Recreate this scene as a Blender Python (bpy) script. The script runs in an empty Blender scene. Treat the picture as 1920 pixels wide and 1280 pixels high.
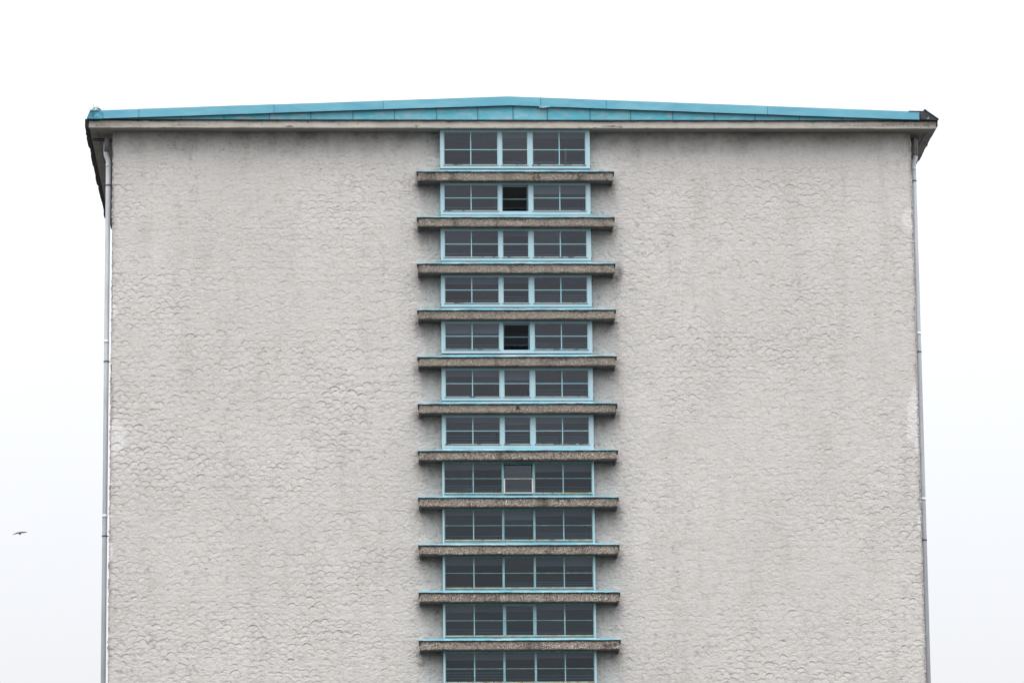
import bpy, bmesh, math, random
import numpy as np
from mathutils import Vector, Matrix

# ------------------------------------------------------------------ camera, world, sun, exposure
scn = bpy.context.scene
C = scn.collection
random.seed(7)
rng = np.random.default_rng(11)

cam_data = bpy.data.cameras.new('camera')
cam = bpy.data.objects.new('camera', cam_data); C.objects.link(cam)
cam_data.sensor_width = 36.0
cam_data.lens = 8150.13 / 1920.0 * 36.0
cam_data.clip_start = 0.5
cam_data.clip_end = 6000.0
yaw, pitch, roll = 0.0434, 0.2046, -0.0095
d = Vector((math.sin(yaw)*math.cos(pitch), math.cos(yaw)*math.cos(pitch), math.sin(pitch)))
r0 = Vector((math.cos(yaw), -math.sin(yaw), 0)); u0 = r0.cross(d)
r = math.cos(roll)*r0 + math.sin(roll)*u0; u = -math.sin(roll)*r0 + math.cos(roll)*u0
cam.matrix_world = Matrix(((r.x, u.x, -d.x, -4.8971), (r.y, u.y, -d.y, -110.8193), (r.z, u.z, -d.z, 1.7), (0, 0, 0, 1)))
scn.camera = cam

world = bpy.data.worlds.new('World'); scn.world = world; world.use_nodes = True
wn, wl = world.node_tree.nodes, world.node_tree.links
wn.clear()
wout = wn.new('ShaderNodeOutputWorld')
bg_sky = wn.new('ShaderNodeBackground'); bg_sky.inputs['Strength'].default_value = 0.05
sky = wn.new('ShaderNodeTexSky'); sky.sky_type = 'NISHITA'; sky.sun_disc = False
sky.sun_elevation = math.radians(64); sky.sun_rotation = math.radians(192)
sky.air_density = 1.0; sky.dust_density = 4.0
wl.new(sky.outputs[0], bg_sky.inputs['Color'])
# overcast cloud sheet: brighter towards the zenith, soft unevenness
bg_cl = wn.new('ShaderNodeBackground'); bg_cl.inputs['Strength'].default_value = 1.0
tc = wn.new('ShaderNodeTexCoord'); sep = wn.new('ShaderNodeSeparateXYZ')
wl.new(tc.outputs['Generated'], sep.inputs[0])
zc0 = wn.new('ShaderNodeMath'); zc0.operation = 'MAXIMUM'; zc0.inputs[1].default_value = 0.0
wl.new(sep.outputs['Z'], zc0.inputs[0])
g1 = wn.new('ShaderNodeMath'); g1.operation = 'MULTIPLY_ADD'; g1.inputs[1].default_value = 3.3; g1.inputs[2].default_value = 0.72
wl.new(zc0.outputs[0], g1.inputs[0])
grad = wn.new('ShaderNodeMath'); grad.operation = 'MULTIPLY_ADD'; grad.inputs[2].default_value = 0.635
wl.new(zc0.outputs[0], grad.inputs[0]); wl.new(g1.outputs[0], grad.inputs[1])
cn = wn.new('ShaderNodeTexNoise'); cn.inputs['Scale'].default_value = 2.2; cn.inputs['Detail'].default_value = 3
wl.new(tc.outputs['Generated'], cn.inputs['Vector'])
cr = wn.new('ShaderNodeMapRange'); cr.inputs['To Min'].default_value = 0.94; cr.inputs['To Max'].default_value = 1.06
wl.new(cn.outputs['Fac'], cr.inputs['Value'])
mu = wn.new('ShaderNodeMath'); mu.operation = 'MULTIPLY'
wl.new(grad.outputs[0], mu.inputs[0]); wl.new(cr.outputs[0], mu.inputs[1])
vm = wn.new('ShaderNodeVectorMath'); vm.operation = 'SCALE'; vm.inputs[0].default_value = (1.000, 0.978, 0.980)
wl.new(mu.outputs[0], vm.inputs['Scale']); wl.new(vm.outputs[0], bg_cl.inputs['Color'])
addw = wn.new('ShaderNodeAddShader'); wl.new(bg_sky.outputs[0], addw.inputs[0]); wl.new(bg_cl.outputs[0], addw.inputs[1])
wl.new(addw.outputs[0], wout.inputs['Surface'])

sun_d = bpy.data.lights.new('sun', 'SUN'); sun_d.energy = 1.5; sun_d.angle = math.radians(30); sun_d.color = (1.0, 0.98, 0.95)
sun = bpy.data.objects.new('sun', sun_d); C.objects.link(sun)
az, el = math.radians(192), math.radians(64)
sdir = Vector((math.sin(az)*math.cos(el), math.cos(az)*math.cos(el), math.sin(el)))
sun.rotation_euler = sdir.to_track_quat('Z', 'Y').to_euler()
sun.location = (-20, -60, 60)

scn.view_settings.view_transform = 'Standard'; scn.view_settings.look = 'None'
scn.view_settings.exposure = 0.0; scn.view_settings.gamma = 1.0; scn.view_settings.use_curve_mapping = False
scn.render.engine = 'CYCLES'
scn.cycles.transparent_max_bounces = 24
scn.cycles.max_bounces = 8

# ------------------------------------------------------------------ materials
def srgb(r_, g_, b_):
    f = lambda c: (c/255/12.92 if c/255 <= .04045 else ((c/255+.055)/1.055)**2.4)
    return (f(r_), f(g_), f(b_))

def new_mat(name):
    m = bpy.data.materials.new(name); m.use_nodes = True
    nt = m.node_tree; b = nt.nodes['Principled BSDF']
    b.inputs['Specular IOR Level'].default_value = 0.3
    return m, nt, b

def noise(nt, scale, detail=4, rough=.55, stretch=(1, 1, 1), offset=(0, 0, 0), per_object=False):
    tc = nt.nodes.new('ShaderNodeTexCoord'); mp = nt.nodes.new('ShaderNodeMapping')
    mp.inputs['Scale'].default_value = stretch; mp.inputs['Location'].default_value = offset
    nt.links.new(tc.outputs['Object'], mp.inputs['Vector'])
    n = nt.nodes.new('ShaderNodeTexNoise'); n.inputs['Scale'].default_value = scale
    n.inputs['Detail'].default_value = detail; n.inputs['Roughness'].default_value = rough
    if per_object:
        oi = nt.nodes.new('ShaderNodeObjectInfo'); ad = nt.nodes.new('ShaderNodeVectorMath'); ad.operation = 'ADD'
        sc = nt.nodes.new('ShaderNodeVectorMath'); sc.operation = 'SCALE'; sc.inputs[0].default_value = (17, 31, 23)
        nt.links.new(oi.outputs['Random'], sc.inputs['Scale'])
        nt.links.new(mp.outputs[0], ad.inputs[0]); nt.links.new(sc.outputs[0], ad.inputs[1])
        nt.links.new(ad.outputs[0], n.inputs['Vector'])
    else:
        nt.links.new(mp.outputs[0], n.inputs['Vector'])
    return n.outputs['Fac']

def ramp(nt, fac, lo, hi, a=0., b=1.):
    mr = nt.nodes.new('ShaderNodeMapRange'); mr.clamp = True
    mr.inputs['From Min'].default_value = lo; mr.inputs['From Max'].default_value = hi
    mr.inputs['To Min'].default_value = a; mr.inputs['To Max'].default_value = b
    nt.links.new(fac, mr.inputs['Value']); return mr.outputs[0]

def mix(nt, fac, a, b):
    mx = nt.nodes.new('ShaderNodeMix'); mx.data_type = 'RGBA'
    if isinstance(fac, (int, float)): mx.inputs['Factor'].default_value = fac
    else: nt.links.new(fac, mx.inputs['Factor'])
    for s, v in (('A', a), ('B', b)):
        sock = [i for i in mx.inputs if i.name == s and i.type == 'RGBA'][0]
        if isinstance(v, tuple): sock.default_value = (*v, 1)
        else: nt.links.new(v, sock)
    return [o for o in mx.outputs if o.type == 'RGBA'][0]

def mul(nt, a, b):
    m = nt.nodes.new('ShaderNodeMath'); m.operation = 'MULTIPLY'
    for i, v in enumerate((a, b)):
        if isinstance(v, (int, float)): m.inputs[i].default_value = v
        else: nt.links.new(v, m.inputs[i])
    return m.outputs[0]

def bump(nt, b, h, dist, strength=1.):
    bp = nt.nodes.new('ShaderNodeBump'); bp.inputs['Distance'].default_value = dist; bp.inputs['Strength'].default_value = strength
    nt.links.new(h, bp.inputs['Height']); nt.links.new(bp.outputs[0], b.inputs['Normal'])

KA = .84
def simple(name, base, rough=.6, layers=(), bmp=None, metal=0.):
    """layers: (colour, scale, lo, hi, amount, stretch)"""
    m, nt, b = new_mat(name)
    base = tuple(c*KA for c in base)
    layers = [(tuple(c*KA for c in l[0]), *l[1:]) for l in layers]
    col = base
    for i, (c2, sc, lo, hi, amt, st) in enumerate(layers):
        f = ramp(nt, noise(nt, sc, 5, .6, st, (i*3.7, i*1.3, i*5.1), True), lo, hi, 0, amt)
        col = mix(nt, f, col, c2)
    if isinstance(col, tuple): b.inputs['Base Color'].default_value = (*col, 1)
    else: nt.links.new(col, b.inputs['Base Color'])
    b.inputs['Roughness'].default_value = rough; b.inputs['Metallic'].default_value = metal
    if bmp: bump(nt, b, noise(nt, bmp[0], 4, .6), bmp[1])
    return m

ST = (1, 1, 1)
M = {}
# lime-grey combed plaster with dirt-and-painted-shade / fresh-patch attributes
m, nt, b = new_mat('grey_plaster')
c = mix(nt, ramp(nt, noise(nt, .35, 4, .55), .35, .65), (.549, .538, .515), (.503, .494, .471))
c = mix(nt, ramp(nt, noise(nt, 1.6, 5, .65, ST, (9, 2, 4)), .42, .7, 0, .55), c, (.525, .520, .515))
c = mix(nt, ramp(nt, noise(nt, 1.1, 6, .7, (2.2, 1, .35), (13, 5, 7)), .52, .72, 0, .45), c, (.40, .385, .36))
c = mix(nt, ramp(nt, noise(nt, 5.0, 5, .7, (1, 1, .55), (3, 2, 4)), .5, .75, 0, .35), c, (.36, .344, .335))
c = mix(nt, ramp(nt, noise(nt, 34, 5, .85, (.8, 1, 1.5)), .53, .72, 0, .45), c, (.30, .285, .278))
c = mix(nt, ramp(nt, noise(nt, 2.1, 4, .7, ST, (30, 2, 4)), .66, .72, 0, .25), c, (.42, .38, .31))
at = nt.nodes.new('ShaderNodeAttribute'); at.attribute_name = 'wear_shade'
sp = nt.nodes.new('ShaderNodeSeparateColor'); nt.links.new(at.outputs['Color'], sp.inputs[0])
c = mix(nt, sp.outputs[1], c, (.61, .603, .60))
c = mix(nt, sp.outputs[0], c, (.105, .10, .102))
nt.links.new(c, b.inputs['Base Color']); b.inputs['Roughness'].default_value = .92
bump(nt, b, noise(nt, 36, 6, .85, (.7, 1, 1.4)), .020)
M['plaster'] = m
M['plaster_plain'] = simple('side_plaster', (.50, .485, .465), .92, [((.40, .39, .38), 1.5, .4, .7, .6, ST)], (30, .01))
M['corner'] = simple('weathered_corner', (.46, .435, .42), .95, [((.17, .15, .15), 7, .47, .60, .8, (1, 1, .8)), ((.6, .59, .58), 14, .55, .66, .8, ST), ((.30, .2, .16), 23, .55, .68, .6, ST)], (40, .02))

# washed aggregate concrete: finer on the upper ledges, coarser below
def aggregate(name, vscale, light, dark):
    m, nt, b = new_mat(name)
    tcn = nt.nodes.new('ShaderNodeTexCoord'); oi = nt.nodes.new('ShaderNodeObjectInfo')
    sc_ = nt.nodes.new('ShaderNodeVectorMath'); sc_.operation = 'SCALE'; sc_.inputs[0].default_value = (17, 31, 23)
    nt.links.new(oi.outputs['Random'], sc_.inputs['Scale'])
    ad_ = nt.nodes.new('ShaderNodeVectorMath'); ad_.operation = 'ADD'
    nt.links.new(tcn.outputs['Object'], ad_.inputs[0]); nt.links.new(sc_.outputs[0], ad_.inputs[1])
    vo = nt.nodes.new('ShaderNodeTexVoronoi'); vo.inputs['Scale'].default_value = vscale
    nt.links.new(ad_.outputs[0], vo.inputs['Vector'])
    sepc = nt.nodes.new('ShaderNodeSeparateColor'); nt.links.new(vo.outputs['Color'], sepc.inputs[0])
    base = mix(nt, ramp(nt, noise(nt, 1.3, 5, .6, (1, 1, .6), (0, 0, 0), True), .35, .65), (.262, .238, .205), (.190, .175, .155))
    c = mix(nt, ramp(nt, sepc.outputs[0], .70, .95), base, light)
    c = mix(nt, ramp(nt, sepc.outputs[1], .72, .9), c, dark)
    c = mix(nt, ramp(nt, sepc.outputs[2], .93, .96, 0, .8), c, (.55, .52, .47))
    c = mix(nt, ramp(nt, sepc.outputs[2], .0, .05, .6, 0), c, (.30, .16, .10))
    c = mix(nt, ramp(nt, noise(nt, 2.3, 5, .65, (1, 1, .3), (5, 0, 0), True), .52, .70, 0, .72), c, (.055, .048, .047))
    nt.links.new(c, b.inputs['Base Color']); b.inputs['Roughness'].default_value = .95
    bump(nt, b, vo.outputs['Distance'], .012)
    return m
M['aggregate'] = aggregate('fine_aggregate_concrete', 60, (.33, .295, .245), (.15, .13, .11))
M['aggregate_coarse'] = aggregate('coarse_aggregate_concrete', 42, (.40, .35, .29), (.09, .077, .066))

M['fascia'] = simple('fascia_concrete', (.47, .445, .40), .9,
    [((.33, .315, .28), 2.2, .45, .7, .7, (1, 1, 3)), ((.55, .53, .48), 3.3, .5, .7, .5, (.4, 1, 1)), ((.12, .11, .10), 11, .60, .72, .55, (1, 1, .5)), ((.26, .25, .22), .35, .55, .75, .5, ST)], (45, .006))
M['moss'] = simple('moss_stain', (.19, .18, .155), .95, [((.42, .40, .35), 13, .45, .6, .8, (1, 1, .4)), ((.09, .085, .08), 9, .5, .65, .8, (1, 1, .4)), ((.30, .28, .14), 5, .6, .7, .5, ST)], (60, .01))
M['ledge_under'] = simple('shaded_form_concrete', (.13, .125, .12), .95, [((.06, .058, .057), 2.0, .45, .65, .8, ST), ((.22, .2, .19), 6, .55, .7, .6, ST)], (40, .008))  # stained form concrete, base darkened to paint the underside shade
M['seam'] = simple('seam_blue', (.04, .20, .27), .5)  # darker blue paints in the shaded gaps beside each seam
M['soffit'] = simple('soffit_concrete', (.33, .315, .30), .92, [((.20, .195, .19), 1.1, .45, .7, .6, (.4, 2, 1)), ((.12, .12, .12), 3.0, .6, .75, .5, ST)], (20, .01))
M['verge'] = simple('verge_blue_sheet', (.135, .41, .52), .42, [((.10, .34, .48), .7, .4, .65, .8, ST), ((.20, .46, .56), 1.6, .48, .68, .7, (.5, 1, 2)), ((.08, .28, .37), 5, .62, .72, .5, (.4, 1, 3)), ((.35, .42, .45), 22, .72, .76, .8, ST)], (1.3, .02))
M['pediment'] = simple('pediment_blue_sheet', (.09, .42, .53), .5, [((.17, .46, .56), 1.7, .45, .62, .8, (1, 1, 1.5)), ((.34, .44, .50), 3.4, .52, .64, .75, (.8, 1, 3)), ((.19, .21, .27), 7, .67, .73, .7, (.6, 1, 3)), ((.05, .28, .38), 3, .62, .75, .5, ST)], (2.2, .03))
M['corner_blue'] = simple('corner_blue_sheet', (.05, .22, .30), .4, [((.08, .33, .43), 4, .4, .6, .9, (1, 1, .5)), ((.03, .12, .17), 6, .55, .7, .8, (1, 1, .4))], (6, .05))
M['pale_blue'] = simple('crumpled_sheet', (.30, .48, .58), .3, [((.5, .66, .74), 12, .5, .6, .9, ST), ((.08, .2, .27), 15, .6, .68, .8, ST)], (20, .04))
M['frame'] = simple('frame_blue_paint', (.42, .585, .64), .45, [((.34, .56, .64), 2.2, .4, .6, .8, ST), ((.36, .57, .66), 8, .55, .7, .5, (1, 1, .3)), ((.30, .27, .18), 21, .70, .745, .8, ST)], (30, .002))
M['old_frame'] = simple('weathered_blue_paint', (.22, .40, .43), .5, [((.14, .32, .37), 3, .4, .6, .8, ST), ((.42, .50, .46), 9, .5, .66, .8, (1, 1, .4)), ((.24, .15, .07), 17, .66, .72, .9, ST)], (40, .004))
M['bar'] = simple('glazing_bar_paint', (.27, .52, .60), .45, [((.42, .52, .50), 7, .5, .65, .8, ST), ((.5, .47, .38), 23, .6, .7, .7, ST)])
M['old_bar'] = simple('old_glazing_bar_paint', (.13, .30, .33), .5, [((.26, .40, .40), 6, .45, .6, .9, ST), ((.17, .12, .06), 19, .6, .7, .7, ST)])
M['cream'] = simple('peeling_cream_paint', (.47, .54, .52), .6, [((.14, .09, .08), 3.1, .54, .60, .95, (1, 1, .3)), ((.55, .50, .38), 9, .5, .6, .5, (1, 1, .3))])
M['rust'] = simple('rusty_cream_paint', (.40, .47, .40), .7, [((.36, .30, .15), 4, .44, .6, .95, (1, 1, .3)), ((.20, .09, .035), 12, .56, .66, .9, ST), ((.30, .52, .55), 1.7, .55, .62, .9, ST)])
M['white_sash'] = simple('worn_white_paint', (.50, .51, .47), .6, [((.30, .14, .06), 14, .6, .68, .85, ST), ((.28, .44, .45), 5, .55, .65, .8, ST)])
M['flash'] = simple('flashing_blue_sheet', (.16, .42, .52), .42, [((.33, .53, .59), 1.6, .42, .62, .85, (1, 1, 1)), ((.20, .21, .25), 4, .56, .60, .9, (.5, 2.5, 1)), ((.48, .56, .56), 7, .62, .7, .7, (.5, 1, 1))], (9, .01))
M['felt'] = simple('black_roofing_felt_and_shadow', (.022, .022, .027), .8, [((.06, .06, .07), 8, .5, .7, .7, ST)], (30, .02))
M['felt_grey'] = simple('dark_grey_felt', (.040, .042, .050), .7, [((.06, .06, .068), 3, .5, .7, .7, ST)], (15, .02))
M['zinc'] = simple('galvanised_zinc', (.74, .79, .83), .42, [((.52, .57, .62), 1.0, .4, .65, .8, (3, 3, .5)), ((.58, .62, .66), 2.6, .55, .7, .6, (3, 3, .4)), ((.2, .19, .18), 6, .68, .78, .5, ST)], (9, .004), .08)
M['zinc_old'] = simple('stained_zinc', (.30, .32, .33), .5, [((.12, .11, .105), 6, .42, .6, .85, (1, 1, .4)), ((.45, .48, .5), 8, .55, .7, .6, (1, 1, .4))], (9, .006), .2)
M['dark_metal'] = simple('dark_metal', (.06, .065, .075), .5)
M['crack'] = simple('spalled_dark_concrete', (.10, .088, .078), .95, [((.30, .27, .22), 18, .5, .6, .8, ST)], (60, .02))
M['interior'] = simple('interior_plaster', (.32, .33, .35), .9)
M['slab'] = simple('landing_concrete', (.22, .22, .23), .9)
M['rail'] = simple('interior_rail_paint', (.36, .50, .54), .6)
M['rail_dark'] = simple('interior_dark_post', (.03, .045, .055), .6)
M['added_board'] = simple('added_pale_board', (.62, .60, .60), .8)
M['pale_post'] = simple('interior_pale_post', (.5, .48, .42), .7)
M['bird'] = simple('black_feathers', (.008, .008, .011), .7)
M['ground'] = simple('asphalt_and_grass', (.06, .06, .058), .95, [((.05, .062, .035), .05, .55, .62, 1, ST)], (4, .05))

def glass_mat(name, ior, tint, refl=(1, 1, 1)):
    m = bpy.data.materials.new(name); m.use_nodes = True; nt = m.node_tree; nt.nodes.clear()
    o = nt.nodes.new('ShaderNodeOutputMaterial'); t = nt.nodes.new('ShaderNodeBsdfTransparent'); g = nt.nodes.new('ShaderNodeBsdfGlossy')
    t.inputs['Color'].default_value = (*tint, 1); g.inputs['Roughness'].default_value = .03; g.inputs['Color'].default_value = (*refl, 1)
    fr = nt.nodes.new('ShaderNodeFresnel'); fr.inputs['IOR'].default_value = ior
    bp = nt.nodes.new('ShaderNodeBump'); bp.inputs['Distance'].default_value = .008; bp.inputs['Strength'].default_value = .25
    nt.links.new(noise(nt, 2.0, 2, .5, ST, (0, 0, 0), True), bp.inputs['Height']); nt.links.new(bp.outputs[0], g.inputs['Normal'])
    oi = nt.nodes.new('ShaderNodeObjectInfo'); rv = ramp(nt, oi.outputs['Random'], 0, 1, .80, 1.0)
    gc = nt.nodes.new('ShaderNodeVectorMath'); gc.operation = 'SCALE'; gc.inputs[0].default_value = refl; nt.links.new(rv, gc.inputs['Scale'])
    nt.links.new(gc.outputs[0], g.inputs['Color'])
    mx = nt.nodes.new('ShaderNodeMixShader')
    nt.links.new(fr.outputs[0], mx.inputs[0]); nt.links.new(t.outputs[0], mx.inputs[1]); nt.links.new(g.outputs[0], mx.inputs[2])
    nt.links.new(mx.outputs[0], o.inputs['Surface']); return m
M['glass'] = glass_mat('window_glass', 1.50, (.70, .76, .82), (.92, .96, 1.0))
M['glass_old'] = glass_mat('old_window_glass', 1.46, (.66, .74, .80), (.90, .95, 1.0))

# ------------------------------------------------------------------ mesh helpers
class MB:
    def __init__(s): s.v = []; s.f = []; s.smooth = False
    def box(s, x0, x1, y0, y1, z0, z1):
        n = len(s.v)
        s.v += [(x0,y0,z0),(x1,y0,z0),(x1,y1,z0),(x0,y1,z0),(x0,y0,z1),(x1,y0,z1),(x1,y1,z1),(x0,y1,z1)]
        s.f += [tuple(n+i for i in q) for q in ((0,3,2,1),(4,5,6,7),(0,1,5,4),(1,2,6,5),(2,3,7,6),(3,0,4,7))]
        return s
    def prism(s, pts, y0, y1):
        """polygon in xz (counter-clockwise seen from the front), extruded in y"""
        n = len(s.v); k = len(pts)
        s.v += [(x, y0, z) for x, z in pts] + [(x, y1, z) for x, z in pts]
        s.f.append(tuple(n+i for i in range(k))); s.f.append(tuple(n+k+i for i in reversed(range(k))))
        for i in range(k):
            j = (i+1) % k; s.f.append((n+j, n+i, n+k+i, n+k+j))
        return s
    def loft(s, rings, cap=True):
        n = len(s.v); k = len(rings[0])
        for rg in rings: s.v += [tuple(p) for p in rg]
        for a in range(len(rings)-1):
            for i in range(k):
                j = (i+1) % k
                s.f.append((n+a*k+i, n+a*k+j, n+(a+1)*k+j, n+(a+1)*k+i))
        if cap:
            s.f.append(tuple(n+i for i in reversed(range(k)))); s.f.append(tuple(n+(len(rings)-1)*k+i for i in range(k)))
        return s
    def tube(s, pts, rad, k=14):
        pts = [Vector(p) for p in pts]; rings = []
        rads = rad if isinstance(rad, (list, tuple)) else [rad]*len(pts)
        for i, p in enumerate(pts):
            t = (pts[min(i+1, len(pts)-1)] - pts[max(i-1, 0)]).normalized()
            a = Vector((0, 1, 0)) if abs(t.y) < .8 else Vector((1, 0, 0))
            e1 = t.cross(a).normalized(); e2 = t.cross(e1)
            rings.append([p + rads[i]*(math.cos(q)*e1 + math.sin(q)*e2) for q in [2*math.pi*j/k for j in range(k)]])
        return s.loft(rings)
    def build(s, name, mat, parent=None, smooth=False, bevel=0.):
        me = bpy.data.meshes.new(name); me.from_pydata([tuple(v) for v in s.v], [], s.f)
        bm = bmesh.new(); bm.from_mesh(me); bmesh.ops.recalc_face_normals(bm, faces=bm.faces)
        if bevel: bmesh.ops.bevel(bm, geom=list(bm.edges), offset=bevel, segments=1, affect='EDGES', profile=.5)
        bm.to_mesh(me); bm.free()
        if smooth: me.polygons.foreach_set('use_smooth', [True]*len(me.polygons))
        me.materials.append(mat)
        o = bpy.data.objects.new(name, me); C.objects.link(o)
        if parent is not None: o.parent = parent
        return o

def empty(name, loc):
    o = bpy.data.objects.new(name, None); C.objects.link(o); o.location = loc; o.empty_display_size = .5
    return o

def nz(shape, cells, seed=0, octaves=1, gain=.5):
    """smooth value noise on a 2-D array; cells = lattice cells along each axis"""
    out = np.zeros(shape); amp = 1.; tot = 0.
    g = np.random.default_rng(seed)
    for o in range(octaves):
        cx, cy = max(1, int(cells[0]*2**o)), max(1, int(cells[1]*2**o))
        G = g.random((cx+2, cy+2))*2-1
        xs = np.linspace(0, cx, shape[0], endpoint=False); ys = np.linspace(0, cy, shape[1], endpoint=False)
        xi = xs.astype(int); yi = ys.astype(int); fx = xs-xi; fy = ys-yi
        fx = (fx*fx*(3-2*fx))[:, None]; fy = (fy*fy*(3-2*fy))[None, :]
        a = G[np.ix_(xi, yi)]; b_ = G[np.ix_(xi+1, yi)]; c_ = G[np.ix_(xi, yi+1)]; d_ = G[np.ix_(xi+1, yi+1)]
        out += amp*((a*(1-fx)+b_*fx)*(1-fy)+(c_*(1-fx)+d_*fx)*fy); tot += amp; amp *= gain
    return out/tot

# ------------------------------------------------------------------ ground
g = MB(); g.v = [(-3000,-3000,0),(3000,-3000,0),(3000,3000,0),(-3000,3000,0)]; g.f = [(0,1,2,3)]
go = g.build('ground', M['ground']); go['kind'] = 'structure'; go['label'] = 'flat ground around the foot of the tower block'

# ------------------------------------------------------------------ the building
bld = empty('apartment_building', (0, 0, 0))
bld['label'] = 'tall pale grey plastered tower block with turquoise roof edge and central stair windows'
bld['category'] = 'building'

PITCH = 1.2338
def Z(i): return 29.147 - PITCH*i          # front edge of ledge i
WT = 30.331                                  # underside of the eaves
XL, XR = -1.93, 2.0                         # window column
DEPTH = 10.5
ZF = 14.0                                   # finely modelled down to here

# --- plaster relief ------------------------------------------------
ledge_tops = [Z(i) for i in range(13)]
def relief(x0, x1, z0, z1, nx, nzv, seed):
    g = np.random.default_rng(seed)
    xs = np.linspace(x0, x1, nx); zs = np.linspace(z0, z1, nzv)
    dx = xs[1]-xs[0]; dz = zs[1]-zs[0]
    X, Zg = np.meshgrid(xs, zs, indexing='ij')
    Wx, Hz = x1-x0, z1-z0
    strength = np.clip(1.0 + 1.1*nz(X.shape, (Wx*.45, Hz*.7), seed+1, 3), .4, 1.8)
    dcol = np.minimum(np.abs(X-XL), np.abs(X-XR))              # distance to window column
    near = np.clip(1-dcol/1.3, 0, 1)
    top = np.clip((WT-Zg)/1.5, 0, 1)
    env = strength*(1-.75*near)*(.25+.75*top)
    H = .006*nz(X.shape, (Wx*1.2, Hz*1.2), seed+2, 3)
    grime_shade = np.zeros(X.shape)
    discs = []; z = z1 + .1; row = 0
    while z > z0-.2:
        x = x0 - .2 + (row % 2)*.115 + g.uniform(-.03, .03)
        wf = 1.1+.3*math.sin(row*.21); wp = row*.33; drift = g.uniform(-.006, .006)
        while x < x1+.2:
            discs.append((x + g.normal(0, .022), z + g.normal(0, .027) + drift*(x-x0) + .02*math.sin(x*wf+wp), g.uniform(.112, .150)))
            x += g.uniform(.205, .245)
        z -= g.uniform(.140, .158); row += 1
    discs.sort(key=lambda q: -(q[1]+g.normal(0, .03)))
    for cx, cz, rad in discs:
        if True:
            rz = rad*g.uniform(.92, 1.08)
            if g.random() < .05: continue
            i0, i1 = int((cx-rad*1.3-x0)/dx), int((cx+rad*1.3-x0)/dx)+2
            j0, j1 = int((cz-rz*1.3-z0)/dz), int((cz+rz*1.3-z0)/dz)+2
            i0, j0 = max(i0, 0), max(j0, 0); i1, j1 = min(i1, nx), min(j1, nzv)
            if i1 <= i0 or j1 <= j0: continue
            u_ = (X[i0:i1, j0:j1]-cx)/rad; v_ = (Zg[i0:i1, j0:j1]-cz)/rz
            th = np.arctan2(v_, u_); ph = g.uniform(0, 6.28, 3)
            dd = np.sqrt(u_*u_+v_*v_)*(1+.035*np.sin(2*th+ph[0])+.02*np.sin(5*th+ph[1])+.02*np.sin(9*th+ph[2]))
            tilt = g.uniform(-.35, .35)
            t = np.clip((v_+tilt*u_+1)/2, 0, 1)
            e = env[i0:i1, j0:j1]
            brk = np.clip(.9+.2*np.sin(2*th+ph[0])+.2*np.sin(6*th+ph[1]), .4, 1.3); dep = min(g.gamma(3.0, .0011), .009)*brk
            inside = np.clip((1-dd)/.085, 0, 1); inside = inside*inside*(3-2*inside)
            lip = np.exp(-((dd-1.05)/.06)**2)*np.clip(v_*1.4, 0, 1)
            Hl = H[i0:i1, j0:j1]
            flat = .0050*(.5-np.clip(dd, 0, 1)**2)
            Hn = Hl*.30 - e*dep*(t**1.5) + flat*e + .0008*g.normal()
            arc = np.exp(-((dd-1.02)/.055)**2)*np.clip(v_*2.2-.5+.9*np.sin(3*th+ph[2]), 0, 1)  # thin crescents: grime plus groove shade painted over the arc tops
            gl = grime_shade[i0:i1, j0:j1]
            grime_shade[i0:i1, j0:j1] = np.maximum(gl*(1-.75*inside), arc*np.clip(e*.8, 0, 1.1)*np.clip(g.gamma(1.3, .17), 0, .75))
            H[i0:i1, j0:j1] = Hl*(1-inside) + Hn*inside + lip*e*dep*.45
    # trowel drag, sand and crumbs
    H += (.0019+.0022*near)*nz(X.shape, (Wx*8.3, Hz*19), seed+3, 2, .7)*(.4+.8*strength)
    H += .0016*nz(X.shape, (Wx*3.1, Hz*6.3), seed+33, 2, .6)
    H += (.0024+.0060*near)*nz(X.shape, (Wx*22, Hz*26), seed+4, 1)
    cr = nz(X.shape, (Wx*7, Hz*9), seed+5, 2)                   # crackled zone by the windows
    H -= .014*near*np.exp(-(cr/.06)**2)
    cr2 = nz(X.shape, (Wx*5, Hz*11), seed+6, 2)
    m2 = np.clip(nz(X.shape, (Wx*1.1, Hz*1.6), seed+7, 2)*3+.45, 0, 1)
    H -= .0050*m2*np.exp(-(cr2/.05)**2)
    for _ in range(int(Wx*Hz*1.6)):                             # pits
        i, j = g.integers(2, nx-3), g.integers(2, nzv-3); w_ = g.integers(1, 3)
        H[i:i+w_+1, j:j+1+(w_ > 1)] -= g.uniform(.006, .016)
    H = np.clip(H, -.030, .024)
    # wear and shade: R = dirt with painted shade, G = fresh patch
    dirt_shade = np.zeros(X.shape); patch = np.zeros(X.shape)
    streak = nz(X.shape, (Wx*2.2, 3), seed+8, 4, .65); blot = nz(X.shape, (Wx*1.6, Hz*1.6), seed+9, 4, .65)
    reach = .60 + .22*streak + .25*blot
    dirt_shade += np.clip((reach-(WT-Zg))/.70, 0, 1)*(.42+.38*np.clip(blot+.35, 0, 1))  # eaves grime, deepened to carry the eaves shadow in colour
    side = (nz(X.shape, (Wx*7, Hz*1.2), seed+10, 4, .7))
    for zt in ledge_tops:                                       # soot plus the ledge's shadow painted below it, streaked
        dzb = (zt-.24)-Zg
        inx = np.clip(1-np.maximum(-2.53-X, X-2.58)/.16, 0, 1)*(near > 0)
        dirt_shade += inx*np.clip(1-dzb/(.40+.35*side), 0, 1)*(dzb > -.03)*(.44+.45*np.clip(blot+.2, 0, 1))
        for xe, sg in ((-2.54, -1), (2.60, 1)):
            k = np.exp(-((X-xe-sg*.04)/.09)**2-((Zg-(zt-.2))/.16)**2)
            dirt_shade += k*np.clip(.22+.5*side, 0, .5)
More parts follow.
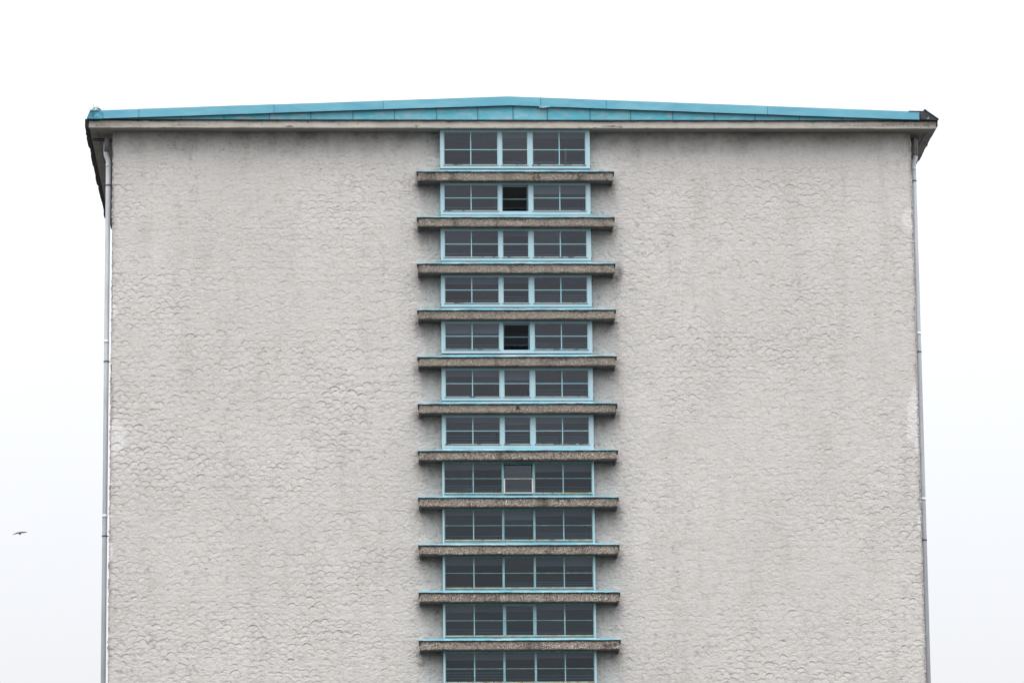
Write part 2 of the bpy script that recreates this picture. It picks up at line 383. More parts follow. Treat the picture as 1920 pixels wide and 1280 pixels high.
    k = np.exp(-((X-2.74)/.10)**2-((Zg-26.50)/.26)**2); dirt_shade += k*np.clip(.75+.9*side, 0, .85)  # dirt and corner shade painted together beside the third ledge
    k = np.exp(-((X-2.68)/.05)**2-((Zg-25.8)/.5)**2); dirt_shade += k*np.clip(.1+.9*side, 0, .4)
    # general grime speckle
    sp_ = nz(X.shape, (Wx*6, Hz*8), seed+11, 3, .8)
    dirt_shade += .30*np.clip((sp_-.30)*4, 0, 1)*np.clip(.5+nz(X.shape, (Wx*.5, Hz*.5), seed+12, 2), .1, 1)
    edge = np.minimum(X+10.5, 10.5-X)
    dirt_shade += np.clip(1-edge/.12, 0, 1)*np.clip(.15+.6*nz(X.shape, (8, Hz*4), seed+13, 3), 0, .5)
    wob = .18*nz(X.shape, (Wx*2.5, Hz*2.5), seed+14, 3)
    for (ax, az_, rx, rz_) in ((-10.45, 22.25, .42, .48), (10.42, 28.0, .22, .36), (10.46, 22.75, .30, .85), (10.5, 22.0, .12, .4), (-10.5, 25.55, .16, .22), (-10.5, 19.2, .1, .3), (10.5, 19.9, .1, .2)):
        q = np.sqrt(((X-ax)/rx)**2+((Zg-az_)/rz_)**2)+wob*2
        patch = np.maximum(patch, np.clip((1-q)/.25, 0, 1)*.9)
    patch = np.maximum(patch, .30*np.clip(nz(X.shape, (Wx*.9, Hz*.6), seed+15, 3)*2.2-.75, 0, 1))
    dirt_shade += grime_shade*.6 + .22*np.clip((nz(X.shape, (Wx*17, Hz*24), seed+20, 2)-.30)*3, 0, 1)*np.clip(.55+.5*strength-.2, 0, 1)
    dirt_shade = np.clip(dirt_shade, 0, .85)*(1-.8*patch)
    return X, Zg, H, dirt_shade, patch

def grid_mesh(name, X, Zg, H, dirt_shade, patch, mat, parent):
    nx, nzv = X.shape; N = nx*nzv
    co = np.empty((N, 3), np.float32); co[:, 0] = X.ravel(); co[:, 1] = -(H.ravel()+.012); co[:, 2] = Zg.ravel()
    idx = np.arange(N).reshape(nx, nzv)
    q = np.stack([idx[:-1, :-1], idx[1:, :-1], idx[1:, 1:], idx[:-1, 1:]], -1).reshape(-1, 4).astype(np.int32)
    me = bpy.data.meshes.new(name)
    me.vertices.add(N); me.vertices.foreach_set('co', co.ravel())
    me.loops.add(q.size); me.loops.foreach_set('vertex_index', q.ravel())
    me.polygons.add(len(q)); me.polygons.foreach_set('loop_start', np.arange(0, q.size, 4, dtype=np.int32))
    try: me.polygons.foreach_set('loop_total', np.full(len(q), 4, np.int32))
    except Exception: pass
    me.polygons.foreach_set('use_smooth', np.ones(len(q), bool))
    me.update(calc_edges=True)
    ca = me.color_attributes.new('wear_shade', 'FLOAT_COLOR', 'POINT')
    col = np.zeros((N, 4), np.float32); col[:, 0] = dirt_shade.ravel(); col[:, 1] = patch.ravel(); col[:, 3] = 1
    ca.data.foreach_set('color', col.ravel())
    me.materials.append(mat)
    o = bpy.data.objects.new(name, me); C.objects.link(o); o.parent = parent
    return o
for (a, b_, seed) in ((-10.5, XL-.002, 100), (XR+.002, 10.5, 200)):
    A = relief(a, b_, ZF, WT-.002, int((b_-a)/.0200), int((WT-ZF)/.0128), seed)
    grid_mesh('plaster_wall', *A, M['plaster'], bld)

# masonry behind the plaster, lower wall, flanks, back
w = MB()
for (a, b_) in ((-10.5, XL), (XR, 10.5)):
    w.box(a, b_, .022, .30, ZF, WT-.003)
w.box(-10.5, 10.5, -.012, .30, 0, ZF-.002)
w.build('masonry', M['plaster_plain'], bld)
w = MB(); w.box(-10.5, -10.2, .301, DEPTH, 0, WT-.003); w.build('side_wall', M['plaster_plain'], bld)
w = MB(); w.box(10.2, 10.5, .301, DEPTH, 0, WT-.003); w.build('side_wall', M['plaster_plain'], bld)
w = MB(); w.box(-10.19, 10.19, DEPTH-.3, DEPTH-.002, 0, WT-.003); w.build('back_wall', M['plaster_plain'], bld)

# rough weathered arrises at both corners
for sx in (-1, 1):
    w = MB(); zz = np.arange(ZF, WT-.02, .035); rings = []
    rr = np.random.default_rng(31+sx)
    off = 0
    for z in zz:
        off = .6*off + rr.normal(0, .008)
        xo = 10.5 + np.clip(off+.004, -.008, .022) + (.012 if rr.random() < .12 else 0); xi = 10.474 + rr.normal(0, .007)
        yf = -.020 + rr.normal(0, .005)
        rings.append([(sx*xi, yf, z), (sx*xo, yf+.006, z), (sx*xo, .06, z), (sx*xi, .06, z)])
    w.loft(rings); w.build('corner_arris', M['corner'], bld)

_before = set(bld.children)
# --- eaves slab, fascia, soffit ------------------------------------------
w = MB()
xs = np.linspace(-11.115, 11.135, 420); rings = []
rr = np.random.default_rng(5); e = 0
for x in xs:
    e = .7*e + rr.normal(0, .0016)
    chip = .012 if rr.random() < .03 else 0
    rings.append([(x, -.600, 30.2925+e+chip), (x, -.603, 30.30+e+chip), (x, -.600, 30.395), (x, -.602+rr.normal(0, .001), 30.49), (x, -.50, 30.49), (x, -.50, 30.2925)])
w.loft(rings); w.build('fascia', M['fascia'], bld)
# spalls and cracks in the fascia
def spall(x0, x1, zc, hh, n=14, seed=0):
    rr = np.random.default_rng(seed); pts_t = []; pts_b = []
    for k in range(n+1):
        t = k/n; x = x0+(x1-x0)*t; a = hh*(.25+.75*math.sin(math.pi*t))
        pts_b.append((x, zc-a*rr.uniform(.2, .9))); pts_t.append((x, zc+a*rr.uniform(.3, 1.)))
    s = MB().prism(pts_b + pts_t[::-1], -.6065, -.590); s.build('spalled_patch', M['crack'], bld)
spall(-5.99, -5.76, 30.322, .018, 10, 1); spall(-5.95, -5.80, 30.352, .008, 7, 2)
spall(-2.62, -2.50, 30.352, .016, 6, 3); spall(-2.575, -2.545, 30.33, .04, 5, 4)
spall(2.30, 2.84, 30.342, .012, 20, 5); spall(2.52, 2.66, 30.352, .020, 8, 6); spall(2.76, 2.86, 30.315, .010, 6, 7)
spall(-5.42, -5.38, 30.44, .03, 5, 8); spall(-7.3, -7.27, 30.44, .016, 5, 9)
for k in range(26):
    x = random.uniform(-10.9, 10.9); hgt = random.uniform(.006, .02)
    spall(x, x+random.uniform(.01, .03), random.uniform(30.31, 30.46), hgt, 4, 40+k)
# blackened lichen stain near the right end and left end
for (x0, x1, zc, hh, sd) in ((8.55, 9.9, 30.365, .040, 70), (9.7, 10.95, 30.39, .065, 71), (-10.95, -10.2, 30.35, .03, 72), (-8.95, -8.1, 30.36, .022, 73)):
    rr = np.random.default_rng(sd); s = MB()
    for k in range(int((x1-x0)*85)):
        x = rr.uniform(x0, x1); w_ = rr.uniform(.003, .013); h_ = rr.uniform(.003, hh*.38); zc_ = zc+rr.normal(0, hh*.45)
        zc_ = min(max(zc_, 30.31+h_), 30.475-h_)
        s.prism([(x-w_, zc_-h_*.3), (x-w_*.2, zc_-h_), (x+w_*.8, zc_-h_*.5), (x+w_, zc_+h_*.4), (x, zc_+h_), (x-w_*.8, zc_+h_*.5)], -.6052-.00001*k, -.596)
    o = s.build('lichen_stain', M['moss'], bld); o['kind'] = 'stuff'
w = MB(); w.box(-11.10, 11.12, -.499, DEPTH+.5, 30.2935, 30.488); w.build('eaves_slab', M['soffit'], bld)
# dark felt line over the fascia, ragged
w = MB(); xs = np.linspace(-11.17, 11.15, 520); rings = []; rr = np.random.default_rng(8); e = 0
for x in xs:
    e = .8*e + rr.normal(0, .0035); lo = 30.488+min(max(e, -.014), .006)
    rings.append([(x, -.634, lo-.012), (x, -.640, 30.508), (x, -.52, 30.508), (x, -.52, lo-.012)])
w.loft(rings); w.build('roofing_felt_edge', M['felt'], bld)

# --- pediment panels -----------------------------------------------------
PK = (-.13, 30.886)                        # under-verge peak
def under(x): return 30.5 + (30.886-30.5)*(1-abs(x-PK[0])/10.55) if abs(x-PK[0]) < 10.55 else 30.5
seams = [-10.4, -8.71, -7.59, -6.40, -5.32, -4.22, -3.13, -2.03, -.95, -.02, .88, 2.0, 3.07, 4.18, 5.27, 6.35, 7.52, 8.65, 10.2]
for a, b_ in zip(seams[:-1], seams[1:]):
    yy = -.612 - random.uniform(0, .006)
    pts = [(a+.006, 30.509), (b_-.006, 30.509), (b_-.006, under(b_)+.03)]
    if a < PK[0] < b_: pts.append((PK[0], under(PK[0])+.03))
    pts.append((a+.006, under(a)+.03))
    o = MB().prism(pts, yy, -.575).build('pediment_panel', M['pediment'], bld)
for x in seams[1:-1]:
    h_ = under(x)-.004
    MB().box(x-.011, x+.011, -.633, -.60, 30.512, h_).build('standing_seam', M['seam'], bld)
w = MB(); w.prism([(-10.5, 30.50), (10.5, 30.50), (PK[0], 30.90)], -.574, -.52); w.build('gable_backing', M['felt'], bld)
# --- verge boards (blue capping along the slope) -------------------------
def vtop(x): return 31.124 - (31.124-30.728)*abs(x+.125)/10.75
def vbot(x): return max(30.512, 30.884 - (30.884-30.512)*abs(x+.125)/10.62)
joints = [-10.74, -9.81, -6.28, -3.42, .70, 2.43, 6.67, 10.68]
for a, b_ in zip(joints[:-1], joints[1:]):
    xs = [a+.002] + [x for x in np.linspace(a, b_, 10)[1:-1]] + ([-.125] if a < -.125 < b_ else []) + [b_-.002]
    xs = sorted(xs); jj = random.uniform(-.003, .003)
    bot = [(x, vbot(x)+random.uniform(-.002, .002)) for x in xs]; top = [(x, vtop(x)+jj+random.uniform(-.002, .002)) for x in xs]
    MB().prism(bot+top[::-1], -.700+jj, -.645).build('verge_board', M['verge'], bld)
    # shadow gap under the board: folded drip, dark
    MB().prism([(x, z-.011) for x, z in bot]+[(x, z-.001) for x, z in bot][::-1], -.690, -.640).build('drip_fold', M['felt_grey'], bld)
for x in joints[1:-1]:
    MB().box(x-.006, x+.006, -.7065, -.69, vbot(x)+.002, vtop(x)-.004).build('joint_cover', M['seam'], bld)
MB().prism([(.66, vbot(.7)-.03), (.74, vbot(.7)-.045), (.95, vbot(.9)-.012), (.95, vbot(.9)), (.66, vbot(.7))], -.715, -.70).build('loose_strip', M['pale_blue'], bld)
# roof deck: two slopes behind the verge
for sx in (-1, 1):
    s = MB(); xe = -.125+sx*10.85
    pts = [(-.125, vtop(-.125)-.03), (xe, vtop(xe)-.03), (xe, 30.51), (-.125, 30.51)]
    if sx > 0: pts = pts[::-1]
    s.prism(pts, -.515, DEPTH+.5); s.build('roof', M['felt_grey'], bld)
# left corner cap (blue, folded) and crumpled flap above it
def poly_cap(name, outer, mat, y0, y1): return MB().prism(outer, y0, y1).build(name, mat, bld)
cc = poly_cap('corner_cap', [(-11.165, 30.500), (-10.745, 30.500), (-10.745, 30.733), (-11.075, 30.728), (-11.12, 30.63)], M['corner_blue'], -.72, -.52)
s = MB(); s.prism([(-11.08, 30.713), (-10.83, 30.718), (-10.83, 30.736), (-11.08, 30.731)], -.745, -.7)
s.build('folded_rim', M['pale_blue'], cc)
def crumple(name, pts, y0, mat, seed, parent):
    rr = np.random.default_rng(seed); s = MB(); n = len(pts)
    ctr = (sum(p[0] for p in pts)/n, y0-.05, sum(p[1] for p in pts)/n)
    fr = [(x, y0+rr.normal(0, .03), z) for x, z in pts]; bk = [(x, y0+.05+rr.normal(0, .01), z) for x, z in pts]
    s.v = [ctr]+fr+bk+[(ctr[0], y0+.09, ctr[2])]
    for i in range(n):
        j = (i+1) % n; s.f += [(0, 1+i, 1+j), (2*n+1, 1+n+j, 1+n+i), (1+j, 1+i, 1+n+i, 1+n+j)]
    return s.build(name, mat, parent)
crumple('crumpled_flap', [(-11.07, 30.737), (-10.95, 30.742), (-10.85, 30.74), (-10.855, 30.80), (-10.90, 30.865), (-10.935, 30.855), (-10.96, 30.80), (-11.02, 30.775)], -.66, M['pale_blue'], 3, cc)
crumple('felt_scrap', [(-10.85, 30.742), (-10.79, 30.738), (-10.80, 30.775), (-10.825, 30.80), (-10.865, 30.80)], -.64, M['felt'], 4, cc)
s = MB()
for a, b_ in (((-10.98, -.66, 30.78), (-10.992, -.66, 30.90)), ((-11.04, -.66, 30.77), (-11.16, -.68, 30.765)), ((-10.93, -.66, 30.80), (-10.97, -.66, 30.83)), ((-11.0, -.66, 30.79), (-11.06, -.66, 30.83))):
    s.tube([a, b_], .005, 6)
s.build('wire', M['dark_metal'], cc)
# right corner: bare felt
rc = poly_cap('corner_cap', [(10.715, 30.512), (11.14, 30.49), (11.185, 30.515), (11.13, 30.535), (10.99, 30.635), (10.87, 30.735), (10.83, 30.765), (10.81, 30.775), (10.78, 30.738), (10.70, 30.728)], M['felt_grey'], -.72, -.52)
MB().prism([(10.40, vtop(10.4)-.002), (10.78, 30.724), (10.82, 30.762), (10.77, 30.742), (10.40, vtop(10.4)+.012)], -.715, -.60).build('felt_strip', M['felt'], rc)
MB().prism([(11.18, 30.503), (11.195, 30.522), (10.89, 30.742), (10.835, 30.79), (10.80, 30.775), (10.86, 30.728)], -.735, -.60).build('felt_fold', M['felt'], rc)
MB().prism([(10.92, 30.522), (10.925, 30.55), (10.915, 30.575), (10.905, 30.55), (10.86, 30.535), (10.87, 30.525)], -.728, -.715).build('paint_fleck', M['pale_blue'], rc)

# side eaves edges: ragged felt hanging over the long sides
def side_edge(x_in, x_out, zlo, zhi, seed, amp):
    rr = np.random.default_rng(seed); s = MB(); rings = []; e = 0; f = 0
    y = -.62
    while y < DEPTH+.4:
        if rr.random() < .35: e = rr.uniform(-amp, amp*.6); f = rr.uniform(-amp, amp)
        rings.append([(x_in, y, zlo+e*.9), (x_out+(f*.7 if x_out > 0 else -f*.7), y, zlo+e*.6+.02), (x_out+(f*.5 if x_out > 0 else -f*.5), y, zhi+f*.3), (x_in, y, zhi)])
        y += rr.uniform(.10, .22)
    s.loft(rings); s.build('side_felt_edge', M['felt'], bld)
side_edge(-11.118, -11.215, 30.29, 30.515, 9, .035)
side_edge(11.137, 11.170, 30.34, 30.505, 10, .02)
s = MB(); s.box(-10.93, -10.90, -.1, DEPTH, 30.262, 30.292); s.build('soffit_batten', M['soffit'], bld)
s = MB(); s.box(10.90, 10.93, -.1, DEPTH, 30.262, 30.292); s.build('soffit_batten', M['soffit'], bld)

for o in list(bld.children):
    if o not in _before: o.location = (0, .15, .041)

# --- downpipes ------------------------------------------------------------
def downpipe(side):
    if side < 0:
        path = [(-10.70, .35, 30.10), (-10.70, .35, 29.83), (-10.69, .35, 29.78), (-10.645, .35, 29.66), (-10.637, .35, 29.60), (-10.637, .35, 0.1)]
        fun = [((-10.665, .35, 30.24), .105), ((-10.665, .35, 30.20), .105), ((-10.68, .35, 30.10), .080), ((-10.70, .35, 29.86), .064)]
        clamps = (28.97, 24.26, 19.67, 15.0); rings_ = (29.52, 24.8, 20.2); rad = .064
    else:
        path = [(10.672, .35, 30.10), (10.672, .35, 29.77), (10.665, .35, 29.72), (10.628, .35, 29.62), (10.617, .35, 29.56), (10.612, .35, 0.1)]
        fun = [((10.655, .35, 30.262), .100), ((10.655, .35, 30.22), .098), ((10.662, .35, 30.0), .078), ((10.675, .35, 29.78), .062)]
        clamps = (29.11, 24.50, 19.51, 15.1); rings_ = (29.45, 25.0, 20.6); rad = .062
    p = MB().tube(path, rad, 20).build('downpipe', M['zinc'], bld, True)
    MB().tube([q for q, _ in fun], [q for _, q in fun], 20).build('rainwater_funnel', M['zinc_old'], p, True)
    for z in clamps:
        x = path[-1][0]; s = MB().tube([(x, .35, z-.016), (x, .35, z+.016)], rad+.011, 20)
        s.box(min(x, math.copysign(10.5, x)), max(x, math.copysign(10.5, x)), .34, .36, z-.008, z+.008)
        s.build('pipe_clamp', M['dark_metal'], p)
    for z in rings_:
        x = path[-1][0]; MB().tube([(x, .35, z-.05), (x, .35, z+.03)], rad+.005, 20).build('pipe_socket', M['zinc'], p, True)
    return p
pl = downpipe(-1); pr = downpipe(1)
MB().tube([(-11.06, .30, 30.205), (-10.80, .32, 30.20), (-10.56, .35, 30.165)], [.045, .05, .05], 12).build('gutter_outlet', M['dark_metal'], pl, True)
MB().tube([(10.56, .35, 30.245), (10.76, .35, 30.25)], [.045, .045], 12).build('gutter_outlet', M['dark_metal'], pr, True)

# --- interior of the stairwell -------------------------------------------
w = MB(); w.box(-2.35, 2.4, 3.0, 3.1, 12, WT-.01); w.box(-2.36, -2.26, .31, 2.99, 12, WT-.01); w.box(2.31, 2.41, .31, 2.99, 12, WT-.01)
w.build('stairwell_wall', M['interior'], bld)
for i in range(13):
    dpt = 1.3 if i % 2 else 2.9
    MB().box(-2.25, 2.30, .16, dpt, Z(i)-.22, Z(i)-.06).build('landing', M['slab'], bld)

# --- ledges ---------------------------------------------------------------
tilts = [-.001, -.001, 0, -.004, -.006, -.006, -.003, .001, 0, .003, -.003, 0]
tilts = [0, 0, 0, .010, .018, .012, .010, -.006, .0, -.010, .008, 0]     # rise of the right end over the left, m
ddz =   [0, .004, .0, .003, -.004, -.009, -.005, .003, .0, .004, .004, 0]
def ledge(i):
    z = Z(i)+ddz[i]; t = tilts[i]; rr = np.random.default_rng(500+i)
    xa, xb = -2.535, 2.585
    xs = np.linspace(xa, xb, 250); s = MB(); rings = []
    low = 0; zw = 0
    for x in xs:
        low = .72*low + rr.normal(0, .0032); zw = .96*zw+rr.normal(0, .0008)
        zt = z + t*(x/5.17) + zw
        bite = .018*(rr.random() < .03)
        f = lambda a: rr.normal(0, a)
        rings.append([(x, -.472+f(.002), zt-.232+low+bite), (x, -.480+f(.0035), zt-.215+low*.5+bite*.5), (x, -.481+f(.004), zt-.18), (x, -.481+f(.004), zt-.14), (x, -.481+f(.004), zt-.10), (x, -.481+f(.004), zt-.06), (x, -.480, zt-.022),
                      (x, .14, zt+.10), (x, .14, zt-.236), (x, -.30, zt-.236)])
    s.loft(rings)
    o = s.build('ledge', M['aggregate'] if i < 6 else M['aggregate_coarse'], bld)
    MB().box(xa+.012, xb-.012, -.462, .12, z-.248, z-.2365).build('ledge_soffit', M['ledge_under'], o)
    # down-turned ribs at both ends of the underside
    for xe in (-2.515, 2.525):
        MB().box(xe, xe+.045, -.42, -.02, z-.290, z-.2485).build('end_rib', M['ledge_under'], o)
    # blue sheet flashing, sloping out from the window foot
    s = MB(); rings = []; fe = 0
    xs = sorted(list(np.linspace(-2.560, 2.615, 150))+[XL-.004, XL+.004, XR-.004, XR+.004]); 
    for x in xs:
        fe = .8*fe+rr.normal(0, .0022); fe = max(min(fe, .008), -.008)
        zt = z + t*(x/5.17)
        if x < XL: k = (x+2.56)/(XL+2.56)
        elif x > XR: k = (2.615-x)/(2.615-XR)
        else: k = 1.
        inw = XL < x < XR
        zb = zt + (.100 if i < 7 else .090) if inw else zt + (.125 if i < 5 else .105) + .035*k
        yb = -.278 if inw else -.001
        zf = zt+.004+fe
        rings.append([(x, -.513+fe*.5, zf-.006), (x, -.513+fe*.5, zf+.006), (x, yb, zb+.003), (x, yb, zb-.009)])
    s.loft(rings); fl = s.build('flashing', M['flash'], o)
    # black strip under the sheet: bitumen underlay with the shadow line painted in
    s = MB(); rings = []; e = 0
    for x in np.linspace(-2.553, 2.606, 170):
        e = .8*e+rr.normal(0, .0025); e = max(min(e, .006), -.012)
        zt = z + t*(x/5.17)
        rings.append([(x, -.5005, zt-.026+e), (x, -.5015, zt-.003), (x, -.40, zt+.012), (x, -.4815, zt-.026+e)])
    s.loft(rings); s.build('underlay_shadow_strip', M['felt'], fl)
    for sx, x in ((-1, -2.558), (1, 2.612)):
        hl = rr.uniform(.10, .15)
        zt = z + t*(x/5.17)
        s = MB(); s.v = [(x, -.51, zt), (x+sx*(-.050), -.515, zt), (x+sx*(-.026), -.50, zt-hl), (x+sx*(-.006), -.50, zt-hl), (x, -.15, zt+.07), (x-sx*.026, -.15, zt+.07), (x-sx*.016, -.2, zt-hl*.4), (x-sx*.006, -.2, zt-hl*.4)]
        s.f = [(0, 1, 2, 3), (4, 7, 6, 5), (0, 4, 5, 1), (1, 5, 6, 2), (2, 6, 7, 3), (3, 7, 4, 0)]
        s.build('shaded_end_flap', M['felt'], fl)  # black here is the flashing's shaded underside put into colour
    return o
ledges = [ledge(i) for i in range(12)]
ledges[0]['label'] = 'topmost concrete ledge with a dark stain right of centre'
# lifting eye on the sixth ledge
s = MB(); zc = Z(5)-.165
s.tube([(-.005, -.493, zc), (0, -.495, zc+.06), (.012, -.496, zc+.088), (.030, -.497, zc+.096), (.048, -.496, zc+.088), (.060, -.495, zc+.06), (.066, -.493, zc)], .0085, 8)
s.tube([(.005, -.494, zc+.04), (.056, -.494, zc+.04)], .007, 8)
s.build('lifting_eye', M['felt'], ledges[5])
for i, x0, x1, z0_, z1_ in ((0, .42, .66, -.21, -.03), (0, 1.62, 1.78, -.20, -.05), (0, 2.32, 2.42, -.2, -.06), (1, -.4, .3, -.05, -.018), (7, 1.03, 1.06, -.12, -.03), (7, 1.3, 1.33, -.13, -.04), (10, 2.15, 2.5, -.16, -.09), (4, .9, 1.3, -.08, -.02), (3, 1.4, 1.9, -.05, -.015)):
    rr = np.random.default_rng(int(900+i*7+x0*10)); s = MB()
    for k in range(int(26*max(x1-x0, .05)/.24)+2):
        x = rr.uniform(x0, x1); z = Z(i)+rr.uniform(z0_, z1_); a = rr.uniform(.008, .028)
        s.prism([(x+a*math.cos(q)*rr.uniform(.6, 1.2), z+a*math.sin(q)*rr.uniform(.6, 1.2)) for q in [2*math.pi*j/7 for j in range(7)]], -.4895-.0001*k, -.478)
    o = s.build('soot_crust', M['crack'], ledges[i]); o['kind'] = 'stuff'

# --- windows --------------------------------------------------------------
# per row: glazing-bar height, foot of the glass, foot of the frame (world z)
rows = [(29.872, 29.452, 29.352), (28.568, 28.212, 28.10), (27.327, 26.965, 26.868), (26.097, 25.737, 25.635), (24.865, 24.499, 24.398), (23.609, 23.245, 23.146), (22.358, 21.995, 21.893),
        (21.102, 20.705, 20.664), (19.871, 19.475, 19.435), (18.631, 18.230, 18.185), (17.400, 16.990, 16.945), (16.155, 15.79, 15.745), (14.92, 14.55, 14.51)]
def window(i):
    zbar, zg, zf = rows[i]
    zt = WT-.004 if i == 0 else Z(i-1)-.2495+ddz[i-1]
    sh = lambda z: z - .30*(z-1.7)/110.8
    zbar, zg = sh(zbar), sh(zg)
    zf = sh(zf) if i <= 6 else Z(i)+ddz[min(i, 11)]+.093
    old = i >= 7
    W = MB()
    if not old:
        jl, jr = (XL, -1.84), (1.893, XR); m1, m2 = (-.413, -.316), (.372, .487)
        hd = .045; yf, yb = .085, .155
    else:
        jl, jr = (XL, -1.872), (1.938, XR); m1, m2 = (-.384, -.345), (.421, .459)
        hd = .032; yf, yb = .085, .135
    W.box(jl[0], jl[1], yf, .362, zf, zt); W.box(jr[0], jr[1], yf, .362, zf, zt)
    W.box(jl[1], jr[0], yf+.002, yb, zt-hd, zt); W.box(jl[1], jr[0], yf+.002, yb, zf, zg-.004)
    for a, b_ in (m1, m2): W.box(a, b_, yf+.001, yb, zg-.004, zt-hd)
    fm = M['old_frame'] if old else M['frame']
    win = W.build('window', fm, bld); win.location = (-.004, -.365, 0)
    if i == 7: win['label'] = 'old thin-framed window whose centre sash tilts outwards'
    if i in (1, 4): win['label'] = 'window with its centre sash tipped inwards, dark behind'
    if old:                                  # slightly raised outer jamb strip, lighter paint
        MB().box(jl[0]+.004, jl[1]-.012, yf-.012, yf-.0005, zf, zt).build('jamb_strip', M['frame'], win)
        MB().box(jr[0]+.012, jr[1]-.004, yf-.012, yf-.0005, zf, zt).build('jamb_strip', M['frame'], win)
    MB().box(XL+.002, XR-.002, yf-.004, yf+.004, zf-.012, zf+.006).build('painted_shadow_line', M['felt'], win)  # black strip paints the shadow line under the frame
    lights = [(jl[1], m1[0], -1.128), (m1[1], m2[0], None), (m2[1], jr[0], 1.197)]
    for k, (a, b_, vb) in enumerate(lights):
        ztop = zt-hd
        moved = (k == 1 and i in (1, 4, 7))
        holder = win
        if moved: org = Vector((0, .11, ztop if i != 7 else (zg+ztop)/2))
        par = []
        sashw = .020 if not old else .010
        if k == 1 and i in (7, 10): sashw = .036
        if k == 1 and i in (1, 4): sashw = .030
        sm = fm
        if k == 1 and i == 7: sm = M['white_sash']
        ys = (.105, .145) if not old else (.095, .130)
        if k == 1 and i == 7: ys = (.075, .115)
        s = MB(); s.box(a, a+sashw, *ys, zg, ztop); s.box(b_-sashw, b_, *ys, zg, ztop)
        s.box(a+sashw, b_-sashw, *ys, ztop-sashw, ztop); s.box(a+sashw, b_-sashw, *ys, zg, zg+sashw*.8)
        if k == 1 and i == 7:
            zm = (zg+ztop)/2
            s = MB(); s.box(a, a+.018, *ys, zm, ztop); s.box(b_-.018, b_, *ys, zm, ztop); s.box(a+.018, b_-.018, *ys, ztop-.02, ztop)
            par.append(s.build('sash', M['old_bar'], win))
            s = MB(); s.box(a, a+sashw, *ys, zg, zm-.002); s.box(b_-sashw, b_, *ys, zg, zm-.002); s.box(a+sashw, b_-sashw, *ys, zg, zg+sashw*.8)
        par.append(s.build('sash', sm, win))
        bm_ = M['old_bar'] if old else M['bar']
        bw = .007 if old else .0105
        if k == 1 and i == 7: bm_ = M['white_sash']
        par.append(MB().box(a+sashw, b_-sashw, ys[0]+.004, ys[1]-.006, zbar-bw, zbar+bw).build('glazing_bar', bm_, win))
        xsn = [a+sashw, b_-sashw] if vb is None else [a+sashw, vb, b_-sashw]
        if vb is not None:
            vw = .015 if old else .0135
            vm_ = M['old_frame'] if old else M['bar']
            par.append(MB().box(vb-vw, vb+vw, ys[0], ys[1]-.004, zg+sashw*.8, ztop-sashw).build('glazing_bar', vm_, win))
        gm = M['glass_old'] if old else M['glass']
        yg = (ys[0]+ys[1])/2+.004
        for c0, c1 in zip(xsn[:-1], xsn[1:]):
            for z0_, z1_ in ((zg+sashw*.8, zbar-bw), (zbar+bw, ztop-sashw)):
                p = MB().box(c0, c1, yg, yg+.005, z0_, z1_).build('pane', gm, win)
                if not moved:
                    # hand-set glass is never perfectly plane: tiny individual tilts about each pane's centre
                    ctr = Vector(((c0+c1)/2, yg, (z0_+z1_)/2)); R = Matrix.Rotation(random.gauss(0, .006), 4, 'X') @ Matrix.Rotation(random.gauss(0, .004), 4, 'Z')
                    p.matrix_local = Matrix.Translation(ctr) @ R @ Matrix.Translation(-ctr)
                par.append(p)
        if moved:
            ang = math.radians(20 if i == 1 else 22)
            if i == 7: ang = math.radians(-6)
            R = Matrix.Translation(org) @ Matrix.Rotation(ang, 4, 'X') @ Matrix.Translation(-org)
            if i != 7: R = Matrix.Translation((0, .10, 0)) @ R
            if i == 7: R = Matrix.Translation((0, -.005, -.012)) @ R
            for p in par: p.matrix_local = R @ p.matrix_local
        # weather strip at the foot of each light
        if not old:
            if not moved:
                MB().box(a-.012, b_+.012, .070, .104, zg-.002, zg+.014).build('weather_bar', M['cream'], win)
                MB().box(a-.012, b_+.012, .082, .0855, zg-.014, zg-.0025).build('painted_shadow_line', M['felt'], win)  # black strip paints the shadow line under the weather bar
        elif not (k == 1 and i in (7,)):
            MB().box(a, b_, .068, .0945, zg-.006, zg+.024).build('weather_bar', M['rust'], win)
    for x in (XL-.018, XR+.003):
        if i < 7: MB().box(x, x+.015, .078, .13, zf+.05, zf+.09).build('frame_bracket', M['dark_metal'], win)
    # things standing close behind the glass: rails, posts and boards added for the lighter pane tops
    rr = np.random.default_rng(60+i)
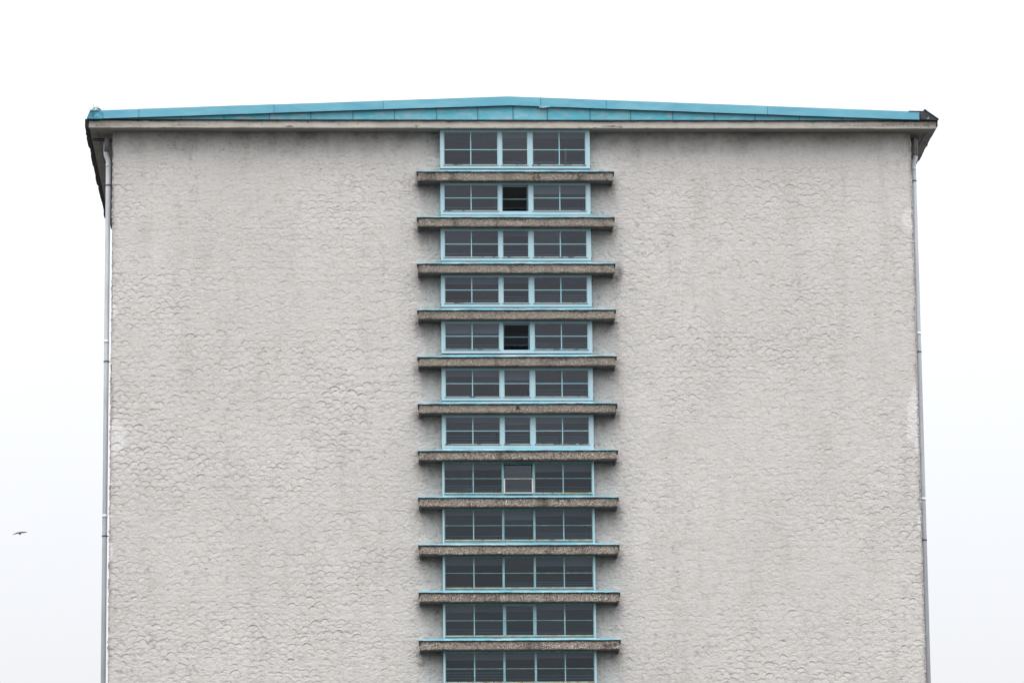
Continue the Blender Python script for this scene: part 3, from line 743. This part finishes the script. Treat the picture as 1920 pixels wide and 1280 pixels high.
    for k, (a, b_, vb) in enumerate(lights):
        if k == 1 and i in (1, 4): continue
        n = rr.integers(1, 5); st = rr.uniform(.055, .085); z0r = zg+rr.uniform(.04, .09)
        for q in range(n):
            MB().box(a-.02, b_+.02, .34, .352, z0r+q*st-.009, z0r+q*st+.009).build('stair_rail', M['rail'], win)
        if rr.random() < .75:
            e = rr.uniform(.02, .09); MB().box(b_-e-.05, b_-e, .37, .40, zg-.1, zbar-.02).build('rail_post', M['rail_dark'], win)
        if vb and rr.random() < .5:
            MB().box(vb-.09, vb-.055, .37, .40, zg-.1, zbar-.02).build('rail_post', M['rail_dark'], win)
        hb = rr.uniform(.06, .20)
        MB().box(a-.02, b_+.02, .42, .45, zt-hd-.02-hb, zt-hd-.02+.05).build('added_band_board', M['added_board'] if rr.random() < .75 else M['rail_dark'], win)  # board added to give the upper pane a lighter band
    return win
wins = [window(i) for i in range(13)]
MB().box(1.36, 1.41, .50, .54, 29.32, 29.96).build('curtain_rod', M['pale_post'], wins[0])
# fallen slat lying behind the glass of the eighth window
s = MB().prism([(-1.72, 20.715), (-1.3, 20.745), (-.98, 20.79), (-.98, 20.80), (-1.1, 20.80), (-1.5, 20.75)], .16, .175); s.build('fallen_slat', M['rail'], wins[7])

# ------------------------------------------------------------------ bird
bird = MB()
def wing(pts):
    rings = []
    for (x, z, ch, th) in pts:
        rings.append([(x, -ch*.5, z), (x, 0, z+th), (x, ch*.5, z-ch*.12), (x, 0, z-th)])
    bird.loft(rings)
wing([(-.245, -.066, .008, .002), (-.19, -.045, .07, .010), (-.13, -.024, .10, .014), (-.075, -.004, .12, .017), (-.03, .0, .13, .020), (0, .002, .13, .024), (.03, .004, .13, .020), (.09, .012, .12, .018), (.15, .016, .10, .014), (.20, .014, .06, .010), (.255, .010, .006, .002)])
rings = []
for t, rad in ((0, .004), (.04, .014), (.10, .022), (.2, .030), (.4, .036), (.6, .031), (.78, .022), (.88, .026), (1, .036)):
    cpt = Vector((.004+.006*t, .10-.26*t, .025-.105*t)); fl = .35 if t > .8 else 1.
    rings.append([cpt+Vector((rad*math.cos(q), 0, rad*fl*math.sin(q))) for q in [2*math.pi*j/10 for j in range(10)]])
bird.loft(rings)
bo = bird.build('bird', M['bird'])
bo.location = (-14.786, 28.04, 24.271); bo.rotation_euler = (0, 0, -.04)
bo['label'] = 'small black bird gliding in the white sky left of the building'; bo['category'] = 'bird'
